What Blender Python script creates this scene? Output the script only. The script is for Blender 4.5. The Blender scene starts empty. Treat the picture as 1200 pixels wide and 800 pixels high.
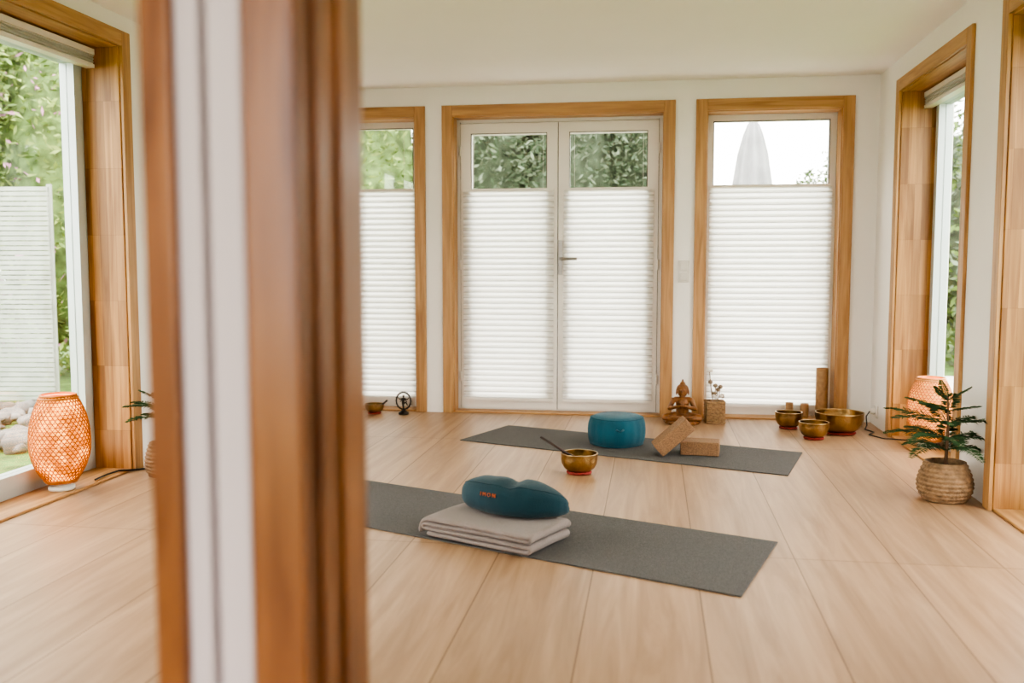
import bpy, bmesh, math, random
from mathutils import Vector, Matrix, noise
random.seed(7)
SC=bpy.context.scene
Yb=6.5; Xr=1.45; Xl=-2.62; H=2.28
# ---------------------------------------------------------------- materials
def newmat(name):
    m=bpy.data.materials.new(name); m.use_nodes=True
    nt=m.node_tree; return m,nt,nt.nodes["Principled BSDF"]
def pmat(name,col,rough=.5,metal=0.,noise_scale=0,var=.15,bump=0.,bscale=None,sheen=0.):
    m,nt,b=newmat(name)
    b.inputs["Roughness"].default_value=rough; b.inputs["Metallic"].default_value=metal
    if sheen: b.inputs["Sheen Weight"].default_value=sheen
    tc=nt.nodes.new("ShaderNodeTexCoord")
    n=nt.nodes.new("ShaderNodeTexNoise"); n.inputs["Scale"].default_value=noise_scale or 6; n.inputs["Detail"].default_value=5
    nt.links.new(tc.outputs["Object"],n.inputs["Vector"])
    r=nt.nodes.new("ShaderNodeValToRGB"); r.color_ramp.elements[0].position=.3; r.color_ramp.elements[1].position=.7
    r.color_ramp.elements[0].color=tuple(c*(1-var) for c in col)+(1,)
    r.color_ramp.elements[1].color=tuple(min(1,c*(1+var)) for c in col)+(1,)
    nt.links.new(n.outputs["Fac"],r.inputs[0]); nt.links.new(r.outputs[0],b.inputs["Base Color"])
    if bump:
        n2=nt.nodes.new("ShaderNodeTexNoise"); n2.inputs["Scale"].default_value=bscale or 60; n2.inputs["Detail"].default_value=3
        nt.links.new(tc.outputs["Object"],n2.inputs["Vector"])
        bp=nt.nodes.new("ShaderNodeBump"); bp.inputs["Strength"].default_value=bump; bp.inputs["Distance"].default_value=.01
        nt.links.new(n2.outputs["Fac"],bp.inputs["Height"]); nt.links.new(bp.outputs[0],b.inputs["Normal"])
    return m
def wood(name,c1,c2,axis=2,rough=.4,staves=False,fine=38):
    m,nt,b=newmat(name); b.inputs["Roughness"].default_value=rough
    tc=nt.nodes.new("ShaderNodeTexCoord"); mp=nt.nodes.new("ShaderNodeMapping")
    s=[fine]*3; s[axis]=2.2; mp.inputs["Scale"].default_value=s
    nt.links.new(tc.outputs["Object"],mp.inputs["Vector"])
    n=nt.nodes.new("ShaderNodeTexNoise"); n.inputs["Scale"].default_value=1; n.inputs["Detail"].default_value=6; n.inputs["Distortion"].default_value=.6
    nt.links.new(mp.outputs[0],n.inputs["Vector"])
    r=nt.nodes.new("ShaderNodeValToRGB"); r.color_ramp.elements[0].position=.3; r.color_ramp.elements[1].position=.72
    r.color_ramp.elements[0].color=c1+(1,); r.color_ramp.elements[1].color=c2+(1,)
    nt.links.new(n.outputs["Fac"],r.inputs[0]); out=r.outputs[0]
    if staves:
        sx=nt.nodes.new("ShaderNodeSeparateXYZ"); nt.links.new(tc.outputs["Object"],sx.inputs[0])
        ad=nt.nodes.new("ShaderNodeMath"); ad.operation='ADD'
        nt.links.new(sx.outputs[0],ad.inputs[0]); nt.links.new(sx.outputs[1],ad.inputs[1])
        cx=nt.nodes.new("ShaderNodeCombineXYZ"); nt.links.new(sx.outputs[2],cx.inputs[0]); nt.links.new(ad.outputs[0],cx.inputs[1])
        br=nt.nodes.new("ShaderNodeTexBrick"); br.inputs["Scale"].default_value=1; br.inputs["Brick Width"].default_value=.33
        br.inputs["Row Height"].default_value=.042; br.inputs["Mortar Size"].default_value=.0006; br.offset=.37; br.offset_frequency=1
        br.inputs["Color1"].default_value=(.62,.55,.5,1); br.inputs["Color2"].default_value=(1.1,1.1,1.1,1); br.inputs["Mortar"].default_value=(.5,.45,.4,1)
        nt.links.new(cx.outputs[0],br.inputs["Vector"])
        mx=nt.nodes.new("ShaderNodeMix"); mx.data_type='RGBA'; mx.blend_type='MULTIPLY'; mx.inputs[0].default_value=1
        nt.links.new(out,mx.inputs[6]); nt.links.new(br.outputs["Color"],mx.inputs[7]); out=mx.outputs[2]
    nt.links.new(out,b.inputs["Base Color"])
    bp=nt.nodes.new("ShaderNodeBump"); bp.inputs["Strength"].default_value=.12; bp.inputs["Distance"].default_value=.003
    nt.links.new(n.outputs["Fac"],bp.inputs["Height"]); nt.links.new(bp.outputs[0],b.inputs["Normal"])
    return m
W1=(.34,.17,.068); W2=(.56,.325,.145)
wood_z=wood("oak_vertical",W1,W2,2); wood_x=wood("oak_along_x",W1,W2,0); wood_y=wood("oak_along_y",W1,W2,1)
wood_st=wood("finger_jointed_oak",(.34,.16,.055),(.58,.325,.13),2,.4,True)
wood_post=wood("stained_post_wood",(.12,.038,.013),(.36,.152,.055),2,.28,False,18)
wall_m=pmat("warm_white_plaster",(.86,.825,.79),.85,0,2,.015,.06,90)
ceil_m=pmat("ceiling_paint",(.89,.86,.83),.9,0,2,.01)
post_white=pmat("post_painted_white",(.55,.48,.495),.5,0,2,.02)
white_fr=pmat("cream_window_frame",(.78,.735,.68),.35,0,3,.02)
alu=pmat("grey_aluminium_frame",(.52,.57,.57),.35,.2,3,.03)
steel=pmat("brushed_steel",(.30,.28,.26),.35,1.,10,.05)
rubber=pmat("dark_gasket",(.08,.07,.065),.6)
def floor_mat():
    m,nt,b=newmat("light_oak_laminate"); b.inputs["Roughness"].default_value=.40; b.inputs["Specular IOR Level"].default_value=.45
    tc=nt.nodes.new("ShaderNodeTexCoord"); sx=nt.nodes.new("ShaderNodeSeparateXYZ"); nt.links.new(tc.outputs["Object"],sx.inputs[0])
    ad=nt.nodes.new("ShaderNodeMath"); ad.operation='ADD'; ad.inputs[1].default_value=.544+.353*20; nt.links.new(sx.outputs[0],ad.inputs[0])
    cx=nt.nodes.new("ShaderNodeCombineXYZ"); nt.links.new(sx.outputs[1],cx.inputs[0]); nt.links.new(ad.outputs[0],cx.inputs[1])
    br=nt.nodes.new("ShaderNodeTexBrick"); br.inputs["Scale"].default_value=1; br.inputs["Brick Width"].default_value=2.1
    br.inputs["Row Height"].default_value=.353; br.inputs["Mortar Size"].default_value=.0024; br.inputs["Mortar Smooth"].default_value=.3; br.offset=.38; br.offset_frequency=1
    br.inputs["Color1"].default_value=(.94,.94,.94,1); br.inputs["Color2"].default_value=(1.05,1.04,1.03,1); br.inputs["Mortar"].default_value=(.42,.34,.28,1)
    nt.links.new(cx.outputs[0],br.inputs["Vector"])
    mp=nt.nodes.new("ShaderNodeMapping"); mp.inputs["Scale"].default_value=(16,1.0,1); nt.links.new(tc.outputs["Object"],mp.inputs["Vector"])
    n=nt.nodes.new("ShaderNodeTexNoise"); n.inputs["Scale"].default_value=1; n.inputs["Detail"].default_value=9; n.inputs["Roughness"].default_value=.62; n.inputs["Distortion"].default_value=.9; nt.links.new(mp.outputs[0],n.inputs["Vector"])
    r=nt.nodes.new("ShaderNodeValToRGB"); r.color_ramp.elements[0].position=.28; r.color_ramp.elements[1].position=.72
    r.color_ramp.elements[0].color=(.29,.172,.097,1); r.color_ramp.elements[1].color=(.46,.302,.19,1)
    nt.links.new(n.outputs["Fac"],r.inputs[0])
    mx=nt.nodes.new("ShaderNodeMix"); mx.data_type='RGBA'; mx.blend_type='MULTIPLY'; mx.inputs[0].default_value=1
    nt.links.new(r.outputs[0],mx.inputs[6]); nt.links.new(br.outputs["Color"],mx.inputs[7]); nt.links.new(mx.outputs[2],b.inputs["Base Color"])
    return m
floor_m=floor_mat()
def glass_mat():
    m=bpy.data.materials.new("window_glass"); m.use_nodes=True; nt=m.node_tree; nt.nodes.clear()
    o=nt.nodes.new("ShaderNodeOutputMaterial"); t=nt.nodes.new("ShaderNodeBsdfTransparent"); g=nt.nodes.new("ShaderNodeBsdfGlossy"); g.inputs["Roughness"].default_value=.02
    t.inputs[0].default_value=(.97,.98,.97,1)
    mx=nt.nodes.new("ShaderNodeMixShader"); mx.inputs[0].default_value=.05
    nt.links.new(t.outputs[0],mx.inputs[1]); nt.links.new(g.outputs[0],mx.inputs[2]); nt.links.new(mx.outputs[0],o.inputs[0]); return m
glass_m=glass_mat()
def blind_mat(name,col,fac):
    m=bpy.data.materials.new(name); m.use_nodes=True; nt=m.node_tree; nt.nodes.clear()
    o=nt.nodes.new("ShaderNodeOutputMaterial"); t=nt.nodes.new("ShaderNodeBsdfTranslucent"); g=nt.nodes.new("ShaderNodeBsdfDiffuse")
    tc=nt.nodes.new("ShaderNodeTexCoord"); n=nt.nodes.new("ShaderNodeTexNoise"); n.inputs["Scale"].default_value=40; nt.links.new(tc.outputs["Object"],n.inputs["Vector"])
    r=nt.nodes.new("ShaderNodeValToRGB"); r.color_ramp.elements[0].color=tuple(c*.97 for c in col)+(1,); r.color_ramp.elements[1].color=col+(1,)
    nt.links.new(n.outputs["Fac"],r.inputs[0])
    nt.links.new(r.outputs[0],t.inputs[0]); nt.links.new(r.outputs[0],g.inputs[0])
    mx=nt.nodes.new("ShaderNodeMixShader"); mx.inputs[0].default_value=fac
    nt.links.new(g.outputs[0],mx.inputs[1]); nt.links.new(t.outputs[0],mx.inputs[2]); nt.links.new(mx.outputs[0],o.inputs[0]); return m
blind_m=blind_mat("translucent_pleated_fabric",(.92,.91,.89),.68)
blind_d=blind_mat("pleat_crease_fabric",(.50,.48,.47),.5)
# ---------------------------------------------------------------- mesh helpers
def box(bm,x0,x1,y0,y1,z0,z1,mat=0,rot=None):
    vs=[bm.verts.new((x,y,z)) for x in sorted((x0,x1)) for y in sorted((y0,y1)) for z in sorted((z0,z1))]
    for f in [(0,1,3,2),(4,6,7,5),(0,4,5,1),(2,3,7,6),(0,2,6,4),(1,5,7,3)]:
        fc=bm.faces.new([vs[i] for i in f]); fc.material_index=mat
    if rot is not None: bmesh.ops.transform(bm,matrix=rot,verts=vs)
    return vs
def lathe(bm,prof,seg=48,c=(0,0,0),mat=0,mod=None,capb=True,capt=True):
    rings=[]
    for (r,z) in prof:
        ring=[]
        for i in range(seg):
            a=2*math.pi*i/seg; rr=r*(mod(a,z) if mod else 1)
            ring.append(bm.verts.new((c[0]+rr*math.cos(a),c[1]+rr*math.sin(a),c[2]+z)))
        rings.append(ring)
    for k in range(len(rings)-1):
        for i in range(seg):
            f=bm.faces.new((rings[k][i],rings[k][(i+1)%seg],rings[k+1][(i+1)%seg],rings[k+1][i])); f.material_index=mat; f.smooth=True
    if capb: f=bm.faces.new(list(reversed(rings[0]))); f.material_index=mat
    if capt: f=bm.faces.new(rings[-1]); f.material_index=mat
    return [v for r in rings for v in r]
def tube(bm,pts,rad,seg=8,mat=0,cap=True):
    pts=[Vector(p) for p in pts]; n=len(pts); rings=[]
    rf=rad if callable(rad) else (lambda t:rad)
    ref=None
    for i,p in enumerate(pts):
        t=(pts[min(i+1,n-1)]-pts[max(i-1,0)]).normalized()
        if ref is None: ref=Vector((0,0,1)) if abs(t.z)<.9 else Vector((1,0,0))
        u=(ref-t*ref.dot(t)).normalized(); v=t.cross(u); ref=u
        r=rf(i/(n-1)); rings.append([bm.verts.new(p+u*r*math.cos(2*math.pi*k/seg)+v*r*math.sin(2*math.pi*k/seg)) for k in range(seg)])
    for i in range(n-1):
        for k in range(seg):
            f=bm.faces.new((rings[i][k],rings[i][(k+1)%seg],rings[i+1][(k+1)%seg],rings[i+1][k])); f.material_index=mat; f.smooth=True
    if cap:
        f=bm.faces.new(list(reversed(rings[0])));f.material_index=mat
        f=bm.faces.new(rings[-1]);f.material_index=mat
def ell(bm,c,r,mat=0,sub=3,rot=None):
    res=bmesh.ops.create_icosphere(bm,subdivisions=sub,radius=1)
    M=Matrix.Translation(c)@(rot or Matrix.Identity(4))@Matrix.Diagonal((r[0],r[1],r[2],1))
    bmesh.ops.transform(bm,matrix=M,verts=res['verts'])
    for v in res['verts']:
        for f in v.link_faces: f.material_index=mat; f.smooth=True
def caps(bm,p,q,r0,r1,mat=0,seg=16):
    p=Vector(p);q=Vector(q);d=(q-p).normalized()
    pts=[];rs=[]
    for k in range(6):
        a=math.pi/2*(k/5); pts.append(p-d*r0*math.cos(a)); rs.append(max(.0005,r0*math.sin(a)))
    for k in range(0,6):
        a=math.pi/2*(k/5); pts.append(q+d*r1*math.sin(a)); rs.append(max(.0005,r1*math.cos(a)))
    n=len(pts); tube(bm,pts,lambda t:rs[min(n-1,int(round(t*(n-1))))],seg,mat)
def fin(name,bm,mats,parent=None,loc=None,rotz=0,bevel=0,smooth=False):
    bmesh.ops.recalc_face_normals(bm,faces=bm.faces)
    me=bpy.data.meshes.new(name); bm.to_mesh(me); bm.free()
    for m in mats: me.materials.append(m)
    o=bpy.data.objects.new(name,me); SC.collection.objects.link(o)
    if loc: o.location=loc
    if rotz: o.rotation_euler[2]=rotz
    if bevel:
        b=o.modifiers.new("bevel",'BEVEL'); b.width=bevel; b.segments=2; b.limit_method='ANGLE'
    if smooth:
        for p in me.polygons: p.use_smooth=True
    if parent: o.parent=parent
    return o
def empty(name,loc=(0,0,0),rotz=0):
    e=bpy.data.objects.new(name,None); SC.collection.objects.link(e); e.location=loc; e.rotation_euler[2]=rotz; e.empty_display_size=.1; return e
BM=bmesh.new
# ---------------------------------------------------------------- shell
bm=BM(); box(bm,Xl-.3,Xr+.3,-1.5,Yb+.24,-.12,0); fin("floor",bm,[floor_m])
bm=BM(); box(bm,Xl-.3,Xr+.3,-1.5,Yb+.24,H,H+.15); fin("ceiling",bm,[ceil_m])
maps={'b':lambda s,d,z:(s,Yb+d,z),'r':lambda s,d,z:(Xr+d,s,z),'l':lambda s,d,z:(Xl-d,s,z)}
def mbox(bm,w,s0,s1,d0,d1,z0,z1,mat=0):
    a=maps[w](s0,d0,z0); b=maps[w](s1,d1,z1); return box(bm,a[0],b[0],a[1],b[1],z0,z1,mat)
ZTs={'b':2.15,'r':2.15,'l':2.2}
openings={'b':[(-2.50,-1.585),(-1.465,.14),(.275,1.295)],'r':[(2.1,4.28),(4.66,6.02)],'l':[(1.5,4.47)]}
ext={'b':(Xl,Xr),'r':(-1.5,Yb+.24),'l':(-1.5,Yb+.24)}  # side walls and ceiling extended unseen past the camera, to dim the post
thick={'b':.24,'r':.3,'l':.3}
nm={'b':'wall_back','r':'wall_right','l':'wall_left'}
for w in 'brl':
    bm=BM(); e0,e1=ext[w]; cur=e0; T=thick[w]; ZT=ZTs[w]
    for s0,s1 in openings[w]:
        mbox(bm,w,cur,s0+.06,0,T,0,H)
        mbox(bm,w,s0+.06,s1-.06,0,T,ZT-.06,H); cur=s1-.06
    mbox(bm,w,cur,e1,0,T,0,H)
    fin(nm[w],bm,[wall_m])
bm=BM(); box(bm,Xl,-1.5,1.0,1.12,0,H); box(bm,.75,Xr,1.0,1.12,0,H); box(bm,-1.5,.75,1.0,1.12,2.12,H); fin("wall_front",bm,[wall_m])
bm=BM(); box(bm,Xl,-1.5,-1.5,-1.38,0,H); box(bm,.4,Xr,-1.5,-1.38,0,H); box(bm,-1.5,.4,-1.5,-1.38,2.1,H); fin("wall_light_block",bm,[wall_m])  # unseen hallway end wall, added to cut light on the door post
tn=[0]; wn=[0]
def casing(w,s0,s1,deep,fj=False,cw=.075):
    tn[0]+=1; bm=BM(); T=deep; ZT=ZTs[w]
    mbox(bm,w,s0,s0+cw,-.018,.0,0,ZT,0); mbox(bm,w,s1-cw,s1,-.018,.0,0,ZT,0)
    mbox(bm,w,s0+cw,s1-cw,-.018,.0,ZT-cw,ZT,1)
    mbox(bm,w,s0+.06,s0+.082,0,T,0,ZT-.06,2); mbox(bm,w,s1-.082,s1-.06,0,T,0,ZT-.06,2)
    mbox(bm,w,s0+.082,s1-.082,0,T,ZT-.082,ZT-.06,1)
    mbox(bm,w,s0+.082,s1-.082,0,T,.0,.012,1)
    fin("trim_%d"%tn[0],bm,[wood_z,wood_x if w=='b' else wood_y,wood_st if fj else wood_z],bevel=.003)
def frame(bm,w,s0,s1,z0,z1,d0,d1,fw,mat=0,bot=None):
    bot=bot or fw
    mbox(bm,w,s0,s0+fw,d0,d1,z0,z1,mat); mbox(bm,w,s1-fw,s1,d0,d1,z0,z1,mat)
    mbox(bm,w,s0+fw,s1-fw,d0,d1,z1-fw,z1,mat); mbox(bm,w,s0+fw,s1-fw,d0,d1,z0,z0+bot,mat)
def blind(w,s0,s1,z0,z1,d,pitch=.040,dep=.008):
    e=BM(); n=int(round((z1-z0)/pitch)); pz=(z1-z0)/n; prof=[]
    for i in range(n):
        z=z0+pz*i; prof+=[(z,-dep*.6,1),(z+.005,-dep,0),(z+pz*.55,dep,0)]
    prof.append((z1,-dep*.6,0))
    rows=[(e.verts.new(maps[w](s0,d+dd,z)),e.verts.new(maps[w](s1,d+dd,z))) for z,dd,_ in prof]
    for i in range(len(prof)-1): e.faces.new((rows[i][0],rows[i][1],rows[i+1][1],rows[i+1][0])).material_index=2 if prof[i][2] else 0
    mbox(e,w,s0,s1,d-.012,d+.012,z1,z1+.018,1); mbox(e,w,s0,s1,d-.012,d+.012,z0-.018,z0,1)
    for k in (.12,.88):
        s=s0+(s1-s0)*k; mbox(e,w,s-.0008,s+.0008,d-.001,d+.001,z1,2.05,1)
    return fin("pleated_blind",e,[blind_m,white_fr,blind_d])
for s0,s1 in openings['b']: casing('b',s0,s1,.15)
ZT=2.15
for (s0,s1) in (openings['b'][0],openings['b'][2]):
    wn[0]+=1; a,b=s0+.06,s1-.06; bm=BM(); frame(bm,'b',a,b,0.0,ZT-.06,.15,.23,.065,0)
    mbox(bm,'b',a+.065,b-.065,.188,.194,.065,ZT-.125,1)
    frame(bm,'b',a+.065,b-.065,.065,ZT-.125,.149,.152,.006,2)
    fin("window_%d"%wn[0],bm,[white_fr,glass_m,rubber])
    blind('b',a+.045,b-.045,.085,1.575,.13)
s0,s1=openings['b'][1]; a,b=s0+.06,s1-.06; mid=(a+b)/2
bm=BM(); frame(bm,'b',a,b,0,ZT-.06,.12,.23,.045,0,.02)
for (l,r) in ((a+.048,mid-.003),(mid+.003,b-.048)):
    frame(bm,'b',l,r,.022,ZT-.11,.11,.19,.075,0,.075)
    mbox(bm,'b',l+.075,r-.075,.15,.156,.095,ZT-.18,1)
    frame(bm,'b',l+.075,r-.075,.095,ZT-.18,.109,.112,.005,2)
mbox(bm,'b',mid-.003,mid+.003,.12,.16,.02,ZT-.11,2)
mbox(bm,'b',a+.045,a+.048,.115,.16,.02,ZT-.1,2); mbox(bm,'b',b-.048,b-.045,.115,.16,.02,ZT-.1,2)
for zz in (.25,1.05,1.85):
    for ss in (a+.045,b-.045): lathe(bm,[(.007,-.035),(.007,.035)],12,maps['b'](ss,.107,zz),0)
fin("door_1",bm,[white_fr,glass_m,rubber,steel])
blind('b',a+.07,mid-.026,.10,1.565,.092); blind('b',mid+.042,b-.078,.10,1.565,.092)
bm=BM(); hx=mid+.020
box(bm,hx-.014,hx+.014,Yb+.092,Yb+.11,.98,1.22)
tube(bm,[(hx,Yb+.1,1.09),(hx,Yb+.045,1.09)],.010,12)
tube(bm,[(hx,Yb+.045,1.09),(hx+.03,Yb+.042,1.09),(hx+.12,Yb+.044,1.09)],.010,12)
box(bm,hx-.008,hx+.008,Yb+.084,Yb+.092,1.0,1.03)
fin("door_handle",bm,[steel],bevel=.002)
casing('r',*openings['r'][0],.2,True); casing('r',*openings['r'][1],.2,True); casing('l',*openings['l'][0],.2,True)
for w,(s0,s1) in (('r',openings['r'][0]),('r',openings['r'][1]),('l',openings['l'][0])):
    ZT=ZTs[w]
    wn[0]+=1; a,b=s0+.06,s1-.06; bm=BM(); frame(bm,w,a,b,0,ZT-.06,.2,.28,.05,0,.05)
    frame(bm,w,a+.055,b-.055,.055,ZT-.115,.185,.26,.055,0,.06)
    mbox(bm,w,a+.11,b-.11,.22,.226,.115,ZT-.17,1)
    if s1-s0>1.8:
        m=(a+b)/2; mbox(bm,w,m-.05,m+.05,.18,.27,.05,ZT-.11,0)
    fin("window_%d"%wn[0],bm,[alu,glass_m])
    e=BM(); z1=ZT-.09
    mbox(e,w,a+.03,b-.03,.12,.17,z1-.03,z1,1)
    for k in range(6): mbox(e,w,a+.03,b-.03,.125+.004*(k%2),.165-.004*(k%2),z1-.03-.007*(k+1),z1-.031-.007*k,0)
    mbox(e,w,a+.03,b-.03,.122,.168,z1-.092,z1-.073,1)
    fin("pleated_blind",e,[blind_m,white_fr])
bm=BM(); box(bm,.17,.245,Yb-.01,Yb,.93,1.08,0); box(bm,.182,.233,Yb-.016,Yb-.01,1.012,1.068,0); box(bm,.182,.233,Yb-.016,Yb-.01,.942,.998,0)
fin("light_switch",bm,[pmat("switch_plastic",(.66,.62,.57),.35)],bevel=.003)
bm=BM(); box(bm,Xr-.012,Xr,6.28,6.36,.06,.14); vs=lathe(bm,[(.02,0),(.018,.03)],16,(0,0,0)); bmesh.ops.transform(bm,matrix=Matrix.Translation((Xr-.012,6.32,.1))@Matrix.Rotation(-math.pi/2,4,'Y'),verts=vs)
fin("wall_outlet",bm,[white_fr],bevel=.002)
black=pmat("black_plastic",(.02,.02,.02),.4)
bm=BM(); tube(bm,[(Xr-.045,6.32,.1),(Xr-.07,6.3,.07),(Xr-.075,6.25,.02),(Xr-.1,6.18,.006),(Xr-.07,6.08,.006),(Xr-.12,5.98,.006),(Xr-.06,5.86,.006),(Xr-.03,5.8,.015),(Xr+.05,5.75,.02)],.004,8)
fin("power_cable",bm,[black])
bm=BM(); tube(bm,[(Xl-.02,4.1,.02),(Xl-.03,4.22,.02),(Xl-.02,4.3,.02),(Xl+.03,4.40,.006),(Xl+.1,4.47,.006),(Xl+.08,4.6,.006),(Xl+.04,4.7,.006)],.005,8)
fin("power_cable",bm,[black])
# ---------------------------------------------------------------- door post
bm=BM(); hp=2.12
def pb(x0,x1,y0,y1,m): box(bm,x0-.010,x1-.010,y0,y1,0,hp,m)
pb(-.532,-.498,.945,1.13,0)
pb(-.498,-.470,.957,1.12,1)
pb(-.470,-.461,.975,1.12,1)
pb(-.461,-.422,.955,1.12,1)
pb(-.422,-.415,.962,1.12,0)
pb(-.415,-.356,.940,1.12,0)
pb(-.356,-.350,.985,1.12,0)
pb(-.350,-.344,1.045,1.13,0)
fin("door_post",bm,[wood_post,post_white],bevel=.005)
# ---------------------------------------------------------------- mats
def poly_slab(name,pts,z0,z1,mat,bevel=.002):
    bm=BM(); lo=[bm.verts.new((x,y,z0)) for x,y in pts]; hi=[bm.verts.new((x,y,z1)) for x,y in pts]
    bm.faces.new(hi); bm.faces.new(list(reversed(lo)))
    for i in range(4): bm.faces.new((lo[i],lo[(i+1)%4],hi[(i+1)%4],hi[i]))
    return fin(name,bm,[mat],bevel=bevel)
mat_m=pmat("grey_mat_foam",(.105,.098,.094),.85,0,260,.35,.6,300)
poly_slab("yoga_mat",[(.29,2.97),(.48,3.59),(-1.55,4.42),(-1.72,3.81)],0,.006,mat_m)
poly_slab("yoga_mat",[(.68,4.76),(.84,5.36),(-.92,6.0),(-1.13,5.45)],0,.006,mat_m)
# ---------------------------------------------------------------- blanket
ang=math.atan2(-.42,.91)
bl=pmat("beige_wool",(.26,.215,.198),.95,0,220,.12,.5,350,.1)
bm=BM(); path=[]
L=.25
def arc(cx,cz,r,a0,a1,n=8): return [(cx+r*math.cos(a0+(a1-a0)*i/n),cz+r*math.sin(a0+(a1-a0)*i/n)) for i in range(n+1)]
def line(x0,x1,z,n=14): return [(x0+(x1-x0)*i/n,z) for i in range(n+1)]
path+=line(-L+.02,L-.02,.012)[:-1]+arc(L-.02,.0225,.0105,-math.pi/2,math.pi/2)+line(L-.02,-L+.015,.033)[1:-1]
path+=list(reversed(arc(-L+.015,.0435,.0105,math.pi/2,math.pi*1.5)))+line(-L+.015,L-.015,.054)[1:]
path=path[:]+arc(L-.015,.063,.009,-math.pi/2,math.pi/2)[1:]+line(L-.015,-L+.03,.072)[1:]+[(-L+.010,.067),(-L-.004,.052),(-L-.010,.03),(-L-.006,.012)]
NW=14; rows=[]
for (x,z) in path:
    rows.append([])
    for j in range(NW+1):
        y=-.145+.29*j/NW
        nz=noise.noise(Vector((x*7,y*7,z*30)))*.006
        edge=-.012*max(0,(abs(y)/.145)**6)*(z/.072)
        rows[-1].append(bm.verts.new((x+noise.noise(Vector((y*9,z*40,2)))*.006,y+noise.noise(Vector((x*9,z*60,5)))*.007,max(.009,z+edge*.5+nz*min(1,z/.06)))))
for i in range(len(rows)-1):
    for j in range(NW): bm.faces.new((rows[i][j],rows[i][j+1],rows[i+1][j+1],rows[i+1][j])).smooth=True
o=fin("folded_blanket",bm,[bl],loc=(-.585,3.485,.008),rotz=ang)
s=o.modifiers.new("solid",'SOLIDIFY'); s.thickness=.0175; s.offset=0
s=o.modifiers.new("sub",'SUBSURF'); s.levels=1; s.render_levels=1
# ---------------------------------------------------------------- half moon cushion
teal=pmat("teal_cotton",(.005,.040,.057),.85,0,8,.15,.35,250,.12)
teal2=pmat("turquoise_cotton",(.005,.085,.125),.8,0,8,.2,.35,250,.15)
orange=pmat("orange_thread",(.5,.13,.05),.7)
cush=empty("half_moon_cushion",(-.535,3.535,.092),ang+.08)
bm=BM(); rings=[]; NS=48; R=.30
def cpos(t):
    a=t*.80; return Vector((R*math.sin(a),R*(1-math.cos(a))-.02,0)),Vector((math.cos(a),math.sin(a),0))
def dims(tt):
    k=max(.02,(1-abs(tt)**3.4))**.5
    return k,.083*k,.070*k*(1-.20*math.exp(-((tt-.14)/.10)**2))*(1-.10*max(0,tt))
def zc_(k): return .072*(.35+.65*k)-.004
for i in range(NS+1):
    t=-1+2*i/NS; tt=math.sin(t*math.pi/2)
    c,tg=cpos(tt); nrm=Vector((-tg.y,tg.x,0)); k,w,hh=dims(tt); ring=[]
    for j in range(40):
        a=2*math.pi*j/40; ca,sa=math.cos(a),math.sin(a)
        e=.78; px=w*math.copysign(abs(ca)**e,ca); pz=hh*math.copysign(abs(sa)**e,sa)
        if pz<0: pz=-.070*k*abs(sa)**e
        p=c+nrm*px+Vector((0,0,zc_(k)+pz))
        p+=Vector((0,0,1))*noise.noise(p*14)*.006
        p+=nrm*(.0016*math.sin(tt*60)*abs(ca)**2)
        p.z=max(p.z,.0); ring.append(bm.verts.new(p))
    rings.append(ring)
for i in range(NS):
    for j in range(40): bm.faces.new((rings[i][j],rings[i][(j+1)%40],rings[i+1][(j+1)%40],rings[i+1][j])).smooth=True
bm.faces.new(rings[0]); bm.faces.new(rings[-1])
fin("cushion_body",bm,[teal],cush)
bm=BM(); pts=[]
for i in range(41):
    tt=-.97+1.94*i/40; c,tg=cpos(tt); nrm=Vector((-tg.y,tg.x,0)); k,w,hh=dims(tt)
    sa=.75; ca=-math.sqrt(1-sa*sa); e=.78
    p=c+nrm*w*math.copysign(abs(ca)**e,ca)+Vector((0,0,zc_(k)+hh*sa**e)); p.z+=noise.noise(p*14)*.006; pts.append(p)
tube(bm,pts,.0028,6); fin("piping",bm,[teal],cush)
tx=bpy.data.curves.new("embroidery",'FONT'); tx.body="I M O N"; tx.size=.021; tx.extrude=.003; tx.materials.append(orange); tx.align_x='CENTER'
c,tg=cpos(-.18)
to=bpy.data.objects.new("embroidery",tx); SC.collection.objects.link(to); to.parent=cush
to.location=(c.x,c.y-.0835,.080); to.rotation_euler=(math.radians(84),0,-.144)
# ---------------------------------------------------------------- round cushion
zc=empty("round_meditation_cushion",(-.197,5.46,.006),.15)
bm=BM(); prof=[(.02,0.0),(.13,.0),(.15,.008),(.158,.03),(.162,.06),(.163,.09),(.160,.125),(.153,.148),(.145,.16),(.12,.172),(.07,.180),(.01,.182)]
def zm(a,z):
    return 1+.035*math.cos(4*a)+(.005*math.cos(18*a+.6*math.sin(3*a)) if .01<z<.15 else 0)
lathe(bm,prof,208,(0,0,0),0,zm); fin("cushion_body",bm,[teal2],zc)
bm=BM()
for (r,z) in ((.1475,.157),(.148,.006)):
    tube(bm,[(r*(1+.035*math.cos(4*a))*math.cos(a),r*(1+.035*math.cos(4*a))*math.sin(a),z) for a in [2*math.pi*i/64 for i in range(65)]],.004,6,0,False)
fin("piping",bm,[teal2],zc)
bm=BM(); tube(bm,[(-.02,-.166,.11),(0,-.19,.10),(.02,-.166,.11)],.005,6); fin("carry_loop",bm,[teal2],zc)
# ---------------------------------------------------------------- cork blocks
cork=pmat("cork",(.27,.155,.085),.9,0,160,.3,.3,200)
bm=BM(); box(bm,-.105,.105,-.07,.07,0,.075); fin("yoga_block",bm,[cork],loc=(.272,5.24,.006),rotz=-.1,bevel=.006)
bm=BM(); box(bm,0,.23,-.07,.07,0,.078)
o=fin("yoga_block",bm,[cork],loc=(.060,5.17,.007),bevel=.006); o.rotation_euler=(0,-math.radians(41),.12)
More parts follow.
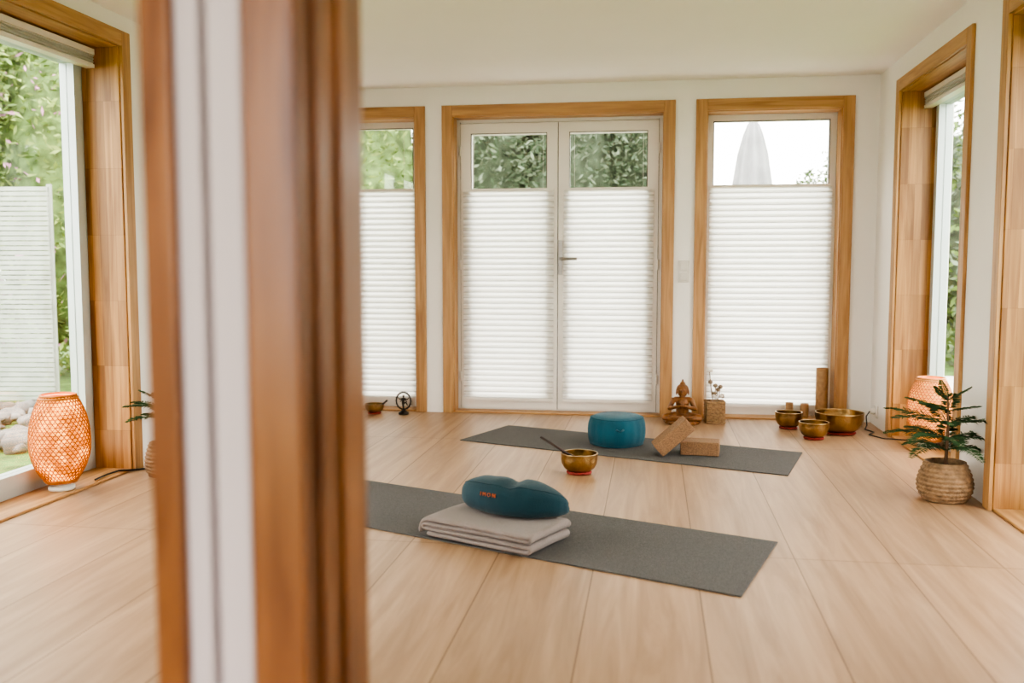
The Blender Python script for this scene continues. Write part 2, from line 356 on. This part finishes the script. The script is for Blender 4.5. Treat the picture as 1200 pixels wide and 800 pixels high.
# ---------------------------------------------------------------- singing bowls
brass=pmat("hammered_brass",(.38,.26,.125),.28,1.,12,.35,.35,45)
redc=pmat("red_fabric",(.25,.035,.025),.8,0,30,.2)
dkm=pmat("dark_mallet",(.05,.03,.025),.5)
def sbowl(loc,r,h,base=True,stick=None,name="singing_bowl"):
    e=empty(name,loc); zb=0
    if base:
        bm=BM(); zb=.014
        lathe(bm,[(r*.5,0),(r*.64,.002),(r*.68,.008),(r*.62,.016),(r*.3,.015)],32); fin("ring_cushion",bm,[redc],e)
    bm=BM(); t=.004
    out=[(r*.40,0),(r*.62,.03*h),(r*.82,.2*h),(r*.94,.45*h),(r*.985,.7*h),(r*.975,.9*h),(r,.975*h),(r,h)]
    inn=[(rr-t-(0 if rr<r else .003),max(z,.006)) for rr,z in reversed(out)]
    lathe(bm,out+inn,56,(0,0,zb),0); fin("bowl",bm,[brass],e)
    if stick:
        bm=BM(); p,q=Vector(stick[0]),Vector(stick[1]); caps(bm,p,p.lerp(q,.33),.010,.010,0,10); tube(bm,[p.lerp(q,.33),q],.0065,10,0); fin("mallet",bm,[dkm],e)
    return e
sbowl((-.355,4.67,0),.095,.092,True,((.03,.0,.045),(-.20,.03,.175)))
sbowl((.875,6.17,0),.086,.095)
sbowl((1.165,6.04,0),.148,.12)
sbowl((.975,5.82,0),.090,.09)
sbowl((-1.935,6.36,0),.070,.058,True,((.02,0,.035),(.10,-.02,.10)))
wc=pmat("turned_wood",(.34,.19,.085),.5,0,30,.25)
for (x,hh,r) in ((.935,.10,.026),(1.035,.095,.028),(1.145,.34,.040)):
    bm=BM(); lathe(bm,[(r*.96,0),(r,.004),(r,hh-.004),(r*.95,hh),(r*.8,hh),(r*.78,hh-.012),(.002,hh-.012)],36); 
    for k in range(3): lathe(bm,[(r*1.0,0),(r*1.02,.002),(r*1.0,.004)],36,(0,0,hh*(.2+.3*k)),0,None,False,False)
    fin("wooden_candle_holder",bm,[wc],loc=(x,6.57,.012))
# ---------------------------------------------------------------- flower basket
e=empty("flower_basket",(.42,6.34,0),.05)
straw=pmat("woven_straw",(.34,.21,.11),.8,0,60,.3,.4,150)
bm=BM()
for k in range(11):
    z=.006+k*.0135; pts=[]; hw=.058
    for i in range(65):
        s=i/64*4; sd_=int(s)%4; u=(s-int(s))*2-1
        wv=.003*math.sin((i+k*2)*math.pi/2)
        x,y=[(u*hw,-hw-wv),(hw+wv,u*hw),(-u*hw,hw+wv),(-hw-wv,-u*hw)][sd_]; pts.append((x,y,z))
    tube(bm,pts,.0068,6,0,False)
box(bm,-.052,.052,-.052,.052,.0,.12)
fin("basket",bm,[straw],e)
bm=BM(); box(bm,-.05,.05,-.05,.05,.12,.135,0)
tops=[(-.04,-.01,.35),(-.03,.01,.27),(.0,-.02,.25),(.02,.01,.22),(.035,.0,.24)]
for i,(x,y,z) in enumerate(tops): tube(bm,[(x*.2+.0,y*.3,.12),(x*.7,y*.8,z*.7),(x,y,z)],.003,6,1)
for (x,y,z) in tops[1:]: ell(bm,(x,y,z),(.016,.016,.014),1,2)
tube(bm,[(-.062,-.01,.35),(-.02,-.012,.355)],.015,8,2)
for j in range(14):
    a=random.random()*6.28; ell(bm,(.02+.03*math.cos(a),.02*math.sin(a),.17+.03*random.random()),(.014,.014,.01),2 if j%2 else 1,1)
fin("dried_flowers",bm,[straw,pmat("dried_stem",(.30,.22,.15),.8),pmat("cream_petal",(.74,.68,.60),.8)],e)
# ---------------------------------------------------------------- buddha
bronze=pmat("carved_wood_gold",(.23,.098,.032),.42,.15,40,.35,.25,120)
bm=BM()
lathe(bm,[(.085,0),(.104,.004),(.108,.012),(.098,.020),(.02,.022)],48,(0,0,0),0,lambda a,z:1+.035*math.cos(16*a))
for s in (-1,1):
    caps(bm,(s*.028,.02,.046),(s*.102,-.02,.042),.029,.022)
    caps(bm,(s*.102,-.026,.038),(-s*.01,-.072,.038),.020,.015)
    ell(bm,(-s*.048,-.070,.050),(.028,.012,.009),0,2)
    caps(bm,(s*.054,.0,.150),(s*.076,-.008,.100),.017,.014)
    caps(bm,(s*.076,-.012,.098),(s*.014,-.066,.122),.0135,.009)
    ell(bm,(s*.0365,.002,.203),(.005,.009,.021),0,2)
    ell(bm,(s*.013,-.036,.218),(.0075,.004,.003),0,2)
    for k in range(4): caps(bm,(s*.005,-.076+.006*k,.120),(s*.003,-.074+.004*k,.155-.003*abs(k-1)),.0042,.003,0,8)
    caps(bm,(s*.008,-.058,.122),(s*.003,-.056,.142),.0042,.003,0,8)
caps(bm,(0,.012,.045),(0,.008,.135),.037,.040)
caps(bm,(-.038,.005,.153),(.038,.005,.153),.020,.020)
caps(bm,(0,.004,.160),(0,.002,.185),.017,.0165)
ell(bm,(0,0,.210),(.032,.035,.040),0,3)
ell(bm,(0,-.037,.207),(.0045,.006,.011),0,2); ell(bm,(0,-.034,.192),(.010,.004,.0035),0,2); ell(bm,(0,-.026,.178),(.010,.008,.006),0,2)
for k in range(150):
    z=(k+.5)/150; a=k*2.39996; rr=math.sqrt(max(0,1-z*z))
    if math.sin(a)<-.55 and z<.35: continue
    ell(bm,(.0345*rr*math.cos(a),.004+.036*rr*math.sin(a),.220+.034*z),(.0042,.0042,.0042),0,1)
ell(bm,(0,.005,.222),(.034,.035,.033),0,3); ell(bm,(0,.005,.256),(.017,.017,.016),0,3); ell(bm,(0,.005,.276),(.006,.006,.011),0,2)
for k in range(5):
    z0=.145-.016*k; tube(bm,[(-.045+.004*k,-.022,z0+.018),(-.02,-.037-.001*k,z0-.008),(.02,-.037,z0-.016),(.040,-.018,z0-.010)],.0028,6)
o=fin("buddha_statue",bm,[bronze],loc=(.205,6.27,0),rotz=-.05)
o.scale=(1.08,1.08,1.03)
rm=o.modifiers.new("remesh",'REMESH'); rm.mode='VOXEL'; rm.voxel_size=.0019; rm.use_smooth_shade=True
# ring statue
bm=BM(); dk=pmat("dark_bronze",(.035,.025,.02),.45,.5,30,.3)
lathe(bm,[(.035,0),(.036,.012),(.022,.02),(.012,.03)],24)
cz=.095; ra=.052
tube(bm,[(ra*math.cos(a),0,cz+ra*math.sin(a)*1.15) for a in [2*math.pi*i/40 for i in range(41)]],.0055,8,0,False)
for i in range(18):
    a=2*math.pi*i/18; caps(bm,(ra*math.cos(a),0,cz+ra*1.15*math.sin(a)),(1.2*ra*math.cos(a),0,cz+1.18*ra*1.15*math.sin(a)),.004,.001,0,6)
caps(bm,(0,0,.04),(-.004,0,.075),.006,.008); caps(bm,(-.004,0,.075),(.02,-.005,.085),.007,.004); caps(bm,(.02,-.005,.085),(.03,-.008,.065),.004,.003)
caps(bm,(-.004,0,.075),(0,0,.108),.009,.011); ell(bm,(0,0,.127),(.008,.008,.010),0,2)
for s in (-1,1): caps(bm,(s*.008,0,.112),(s*.028,0,.105),.004,.003); caps(bm,(s*.028,0,.105),(s*.042,0,.122),.003,.003); caps(bm,(s*.008,0,.110),(s*.022,0,.090),.004,.003)
fin("ring_statue",bm,[dk],loc=(-1.725,6.37,0))
# ---------------------------------------------------------------- rattan lamps
def glow_mat(name,c0,c1,st):
    m,nt,b=newmat(name)
    b.inputs["Base Color"].default_value=(.85,.42,.18,1); b.inputs["Roughness"].default_value=.8
    tc=nt.nodes.new("ShaderNodeTexCoord"); n=nt.nodes.new("ShaderNodeTexNoise"); n.inputs["Scale"].default_value=14; nt.links.new(tc.outputs["Object"],n.inputs["Vector"])
    r=nt.nodes.new("ShaderNodeValToRGB"); r.color_ramp.elements[0].position=.42; r.color_ramp.elements[1].position=.68
    r.color_ramp.elements[0].color=c0+(1,); r.color_ramp.elements[1].color=c1+(1,)
    nt.links.new(n.outputs["Fac"],r.inputs[0]); nt.links.new(r.outputs[0],b.inputs["Emission Color"]); b.inputs["Emission Strength"].default_value=st; return m
glowA=glow_mat("glowing_rice_paper",(.75,.18,.012),(2.6,1.15,.28),1.0)
glowB=glow_mat("dim_rice_paper",(.75,.24,.05),(1.3,.55,.16),.9)
ratA=pmat("orange_rattan",(.46,.155,.028),.55,0,30,.2); ratB=pmat("peach_rattan",(.60,.27,.10),.55,0,30,.2)
def lamp(loc,Hh,Rm,glow,rat,en):
    e=empty("rattan_lamp",loc)
    def rr(t):
        a=(t-.46)/.54 if t>.46 else (t-.46)/.46
        return Rm*((1-abs(a)**2.3*(.50 if a<0 else .42)))
    bm=BM(); lathe(bm,[(.055,0),(.058,.004),(.058,.016),(.03,.02),(.02,.032),(Rm*.4,.034),(Rm*.46,.042)],32); fin("foot",bm,[white_fr],e)
    z0=.04
    bm=BM(); lathe(bm,[(rr(i/24)*.965,z0+Hh*i/24) for i in range(25)],48,(0,0,0),0,None,False,False); fin("inner_shade",bm,[glow],e)
    bm=BM(); N=34
    for d in (-1,1):
        for k in range(N):
            pts=[]
            for i in range(25):
                t=i/24; a=2*math.pi*k/N+d*t*math.pi*.8; r=rr(t)*(1.0+.008*d); pts.append((r*math.cos(a),r*math.sin(a),z0+Hh*t))
            tube(bm,pts,.0021,4,0)
    for t in [0,.02,.97,1.0]+[.08+.045*i for i in range(20)]:
        r=rr(t)*1.0; w=.0018 if 0.05<t<.95 else .006
        tube(bm,[(r*math.cos(a),r*math.sin(a),z0+Hh*t) for a in [2*math.pi*i/40 for i in range(41)]],w,5,0,False)
    fin("woven_shade",bm,[rat],e)
    l=bpy.data.lights.new("bulb",'POINT'); l.energy=en; l.color=(1,.5,.2); l.shadow_soft_size=.03
    lo=bpy.data.objects.new("bulb",l); SC.collection.objects.link(lo); lo.parent=e; lo.location=(0,0,z0+Hh*.5)
lamp((-2.70,3.93,.012),.40,.130,glowA,ratA,1.5)
lamp((1.575,5.60,.012),.355,.125,glowB,ratB,.6)
# ---------------------------------------------------------------- plants
leafm=pmat("green_leaf",(.035,.09,.03),.6,0,25,.5)
barkm=pmat("brown_stem",(.16,.09,.05),.8)
sea=pmat("seagrass_weave",(.25,.155,.085),.85,0,40,.35,.5,90)
soil=pmat("potting_soil",(.03,.02,.015),.95)
def plant(name,loc,pr,ph,tiers,trunk_h,seed,xlim):
    rd=random.Random(seed); e=empty(name,loc)
    bm=BM(); prof=[]
    for i in range(37):
        t=i/36; r=pr*(.74+.26*math.sin(math.pi*min(1,t*1.02)**.8)); prof.append((r+.003*math.sin(i*math.pi/2),ph*t))
    prof+=[(prof[-1][0]-.012,ph),(prof[-1][0]-.016,ph-.03)]
    lathe(bm,prof,90,(0,0,0),0,lambda a,z:1+.014*math.cos(30*a+3.14*(int(z/ph*9)%2)),True,True); fin("woven_pot",bm,[sea],e)
    bm=BM(); lathe(bm,[(pr*.72,ph-.028),(.001,ph-.015)],24); fin("soil",bm,[soil],e)
    bm=BM(); tube(bm,[(0,0,ph-.03),(.006,.004,ph+trunk_h*.5),(0,0,ph+trunk_h)],lambda t:.009*(1-.6*t),8,1)
    for (z,n,Lr,droop,lift) in tiers:
        off=rd.random()*6
        for k in range(n):
            a=off+2*math.pi*k/n+rd.uniform(-.2,.2); L=Lr*rd.uniform(.8,1.15); dv=Vector((math.cos(a),math.sin(a),0)); sv=Vector((-dv.y,dv.x,0))
            if xlim>0 and dv.x>0: L*=1-.30*max(0,dv.x)
            pts=[]
            for i in range(9):
                t=i/8; pts.append(Vector((0,0,ph+z))+dv*L*t+Vector((0,0,lift*t*L-droop*t*t*L)))
            tube(bm,pts,lambda t:.003*(1-.7*t),5,0)
            m=34
            for j in range(m):
                t=.12+.88*j/m; f=t*8; i0=min(7,int(f)); p=pts[i0].lerp(pts[i0+1],f-i0)
                ll=L*.23*math.sin(math.pi*(.16+.80*t))+.005
                for sd_ in (-1,1):
                    q=p+(sv*sd_*.88+dv*.65).normalized()*ll+Vector((0,0,ll*rd.uniform(-.15,.2)))
                    if (q.x+loc[0]-xlim)*(1 if xlim>0 else -1)>0: q.x=xlim-loc[0]
                    if (q-p).length<.003: continue
                    ax=(q-p).normalized(); up=Vector((0,0,1)); wv=ax.cross(up).normalized()*.0026
                    mid_=p.lerp(q,.5)+Vector((0,0,.002))
                    for ww in (wv,up*.0022):
                        vs=[bm.verts.new(p),bm.verts.new(mid_+ww),bm.verts.new(q),bm.verts.new(mid_-ww)]; bm.faces.new(vs)
    for v in bm.verts:
        if (v.co.x+loc[0]-xlim)*(1 if xlim>0 else -1)>0: v.co.x=xlim-loc[0]
    fin("fronds",bm,[leafm,barkm],e)
plant("potted_norfolk_pine",(1.305,4.38,0),.117,.175,[(.05,5,.23,.5,.45),(.10,7,.30,.32,.36),(.165,6,.27,.25,.38),(.225,4,.22,.15,.4),(.275,3,.12,.1,.8)],.29,5,1.44)
plant("potted_norfolk_pine",(-2.41,4.32,0),.085,.17,[(.12,4,.18,.3,.3),(.17,6,.21,.2,.3),(.21,4,.10,.1,.6)],.22,9,-2.75)
# ---------------------------------------------------------------- outdoors
grass=pmat("lawn",(.10,.18,.04),.95,0,8,.4,.6,60)
bm=BM(); vs=[bm.verts.new(p) for p in ((-40,-10,-.14),(40,-10,-.14),(40,60,-.14),(-40,60,-.14))]; bm.faces.new(vs); fin("ground_lawn",bm,[grass])
bm=BM(); box(bm,-3.6,3,Yb+.26,9.6,-.135,-.03); fin("patio",bm,[pmat("pale_paving",(.55,.52,.48),.9,0,3,.1)])
lv=pmat("garden_leaf_light",(.28,.36,.11),.7,0,3,.35); lv2=pmat("garden_leaf_mid",(.14,.21,.06),.7,0,3,.35)
ld=pmat("garden_leaf_dark",(.06,.095,.05),.7,0,3,.35); ld2=pmat("garden_leaf_grey",(.15,.19,.125),.7,0,3,.35); pk=pmat("pink_blossom",(.55,.26,.40),.8)
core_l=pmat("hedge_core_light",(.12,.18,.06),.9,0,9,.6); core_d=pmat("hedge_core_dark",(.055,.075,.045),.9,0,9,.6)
def foliage(name,blobs,n,size,mats,seed,trunks=(),pinkf=0.,core=None,cs=.72,rmin=.55):
    rd=random.Random(seed); e=empty(name); vs=[];fs=[];mi=[]
    for i in range(n):
        c,r=rd.choice(blobs)
        while True:
            d=Vector((rd.uniform(-1,1),rd.uniform(-1,1),rd.uniform(-1,1)))
            if rmin<d.length<1: break
        p=Vector(c)+Vector((d.x*r[0],d.y*r[1],d.z*r[2])); s=size*rd.uniform(.5,1.4)
        u=Vector((rd.gauss(0,1),rd.gauss(0,1),rd.gauss(0,.7))).normalized(); w=u.cross(Vector((rd.gauss(0,1),rd.gauss(0,1),rd.gauss(0,1)))).normalized()
        b=len(vs); vs+=[p-u*s,p+w*s*.34,p+u*s,p-w*s*.34]; fs.append((b,b+1,b+2,b+3)); mi.append(2 if rd.random()<pinkf else (0 if rd.random()<.5 else 1))
    me=bpy.data.meshes.new("leaves"); me.from_pydata([tuple(v) for v in vs],[],fs)
    for m in mats: me.materials.append(m)
    me.polygons.foreach_set("material_index",mi); o=bpy.data.objects.new("leaves",me); SC.collection.objects.link(o); o.parent=e
    bm=BM()
    for (x,y,hh) in trunks:
        tube(bm,[(x,y,-.15),(x+.05,y,hh*.5),(x,y+.05,hh)],lambda t:.05*(1-.6*t),8)
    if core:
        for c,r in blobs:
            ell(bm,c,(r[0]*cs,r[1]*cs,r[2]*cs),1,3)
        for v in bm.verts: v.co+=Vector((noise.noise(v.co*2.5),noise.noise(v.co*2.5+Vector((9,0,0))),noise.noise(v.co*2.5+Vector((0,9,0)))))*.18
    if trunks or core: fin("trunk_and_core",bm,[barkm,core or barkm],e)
    else: bm.free()
    return e
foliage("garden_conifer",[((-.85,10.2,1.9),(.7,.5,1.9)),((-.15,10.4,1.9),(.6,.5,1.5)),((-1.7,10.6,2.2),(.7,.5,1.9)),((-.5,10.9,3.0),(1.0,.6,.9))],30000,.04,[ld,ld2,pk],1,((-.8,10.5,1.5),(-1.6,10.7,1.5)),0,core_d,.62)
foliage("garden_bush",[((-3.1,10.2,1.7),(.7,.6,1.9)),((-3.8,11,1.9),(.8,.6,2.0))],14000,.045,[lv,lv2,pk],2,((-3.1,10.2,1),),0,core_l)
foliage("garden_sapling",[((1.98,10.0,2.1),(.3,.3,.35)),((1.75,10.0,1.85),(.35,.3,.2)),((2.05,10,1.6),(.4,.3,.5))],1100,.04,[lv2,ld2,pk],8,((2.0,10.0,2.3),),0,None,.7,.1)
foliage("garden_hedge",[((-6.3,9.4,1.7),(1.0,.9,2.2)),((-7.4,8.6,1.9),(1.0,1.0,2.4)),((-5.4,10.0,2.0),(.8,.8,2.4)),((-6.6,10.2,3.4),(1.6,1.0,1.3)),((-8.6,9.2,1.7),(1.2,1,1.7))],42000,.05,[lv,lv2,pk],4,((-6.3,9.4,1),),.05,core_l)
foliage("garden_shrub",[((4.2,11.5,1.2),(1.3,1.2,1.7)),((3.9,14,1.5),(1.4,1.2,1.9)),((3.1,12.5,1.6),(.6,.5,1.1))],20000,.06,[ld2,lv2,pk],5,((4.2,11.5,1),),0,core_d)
bm=BM(); rd=random.Random(5)
for i in range(300):
    s=rd.uniform(.03,.10); ell(bm,(rd.uniform(-6.4,-3.9),rd.uniform(5.3,6.9),-.12+s*.4),(s*rd.uniform(.8,1.5),s*rd.uniform(.6,1.1),s*rd.uniform(.4,.7)),rd.randint(0,1),2,Matrix.Rotation(rd.random()*3,4,'Z'))
for v in bm.verts: v.co+=Vector((noise.noise(v.co*11),noise.noise(v.co*11+Vector((5,0,0))),noise.noise(v.co*11+Vector((0,5,0)))))*.05
fin("garden_stones",bm,[pmat("pale_stone",(.22,.205,.19),.9,0,5,.3),pmat("tan_stone",(.12,.105,.09),.9,0,5,.3)])
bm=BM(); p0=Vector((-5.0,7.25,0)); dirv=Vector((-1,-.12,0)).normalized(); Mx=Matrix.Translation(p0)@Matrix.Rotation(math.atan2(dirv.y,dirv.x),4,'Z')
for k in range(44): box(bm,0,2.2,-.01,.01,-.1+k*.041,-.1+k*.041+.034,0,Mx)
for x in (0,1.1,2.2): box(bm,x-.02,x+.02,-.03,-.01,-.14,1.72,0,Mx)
fin("blind_reflection_panel",bm,[pmat("reflected_blind_slats",(.36,.38,.34),.7)])  # slatted panel added outdoors to mimic the blinds' reflection in the left glass
e=empty("closed_parasol",(.90,9.0,-.03))
bm=BM(); lathe(bm,[(.17,.95),(.20,1.0),(.19,1.4),(.16,1.8),(.12,2.1),(.08,2.27),(.05,2.36),(.01,2.42)],96,(0,0,0),0,lambda a,z:1+.16*math.cos(8*a)); fin("canopy",bm,[pmat("ecru_canvas",(.32,.32,.33),.9)],e)
bm=BM(); tube(bm,[(0,0,0),(0,0,2.5)],.022,10); lathe(bm,[(.25,0),(.25,.06),(.05,.09)],32); fin("pole",bm,[steel],e)
# ---------------------------------------------------------------- world
w=bpy.data.worlds.new("overcast"); SC.world=w; w.use_nodes=True; nt=w.node_tree; bg=nt.nodes["Background"]
bg.inputs[0].default_value=(1.0,.975,.94,1); bg.inputs[1].default_value=5.5
SC.view_settings.view_transform='AgX'; SC.view_settings.exposure=0.45
try: SC.view_settings.look='AgX - High Contrast'
except Exception as ex: print(ex)
# ---------------------------------------------------------------- camera
f=1100.; p=math.atan(90/f); th=math.atan(165/f*math.cos(p))
cd=bpy.data.cameras.new("camera"); cam=bpy.data.objects.new("camera",cd); SC.collection.objects.link(cam)
cam.location=(0,0,1.05); cam.rotation_euler=(math.pi/2-p,0,th); cd.lens=36*f/1200; cd.sensor_width=36; cd.clip_start=.05
cd.dof.use_dof=True; cd.dof.focus_distance=4.8; cd.dof.aperture_fstop=2.0
SC.camera=cam
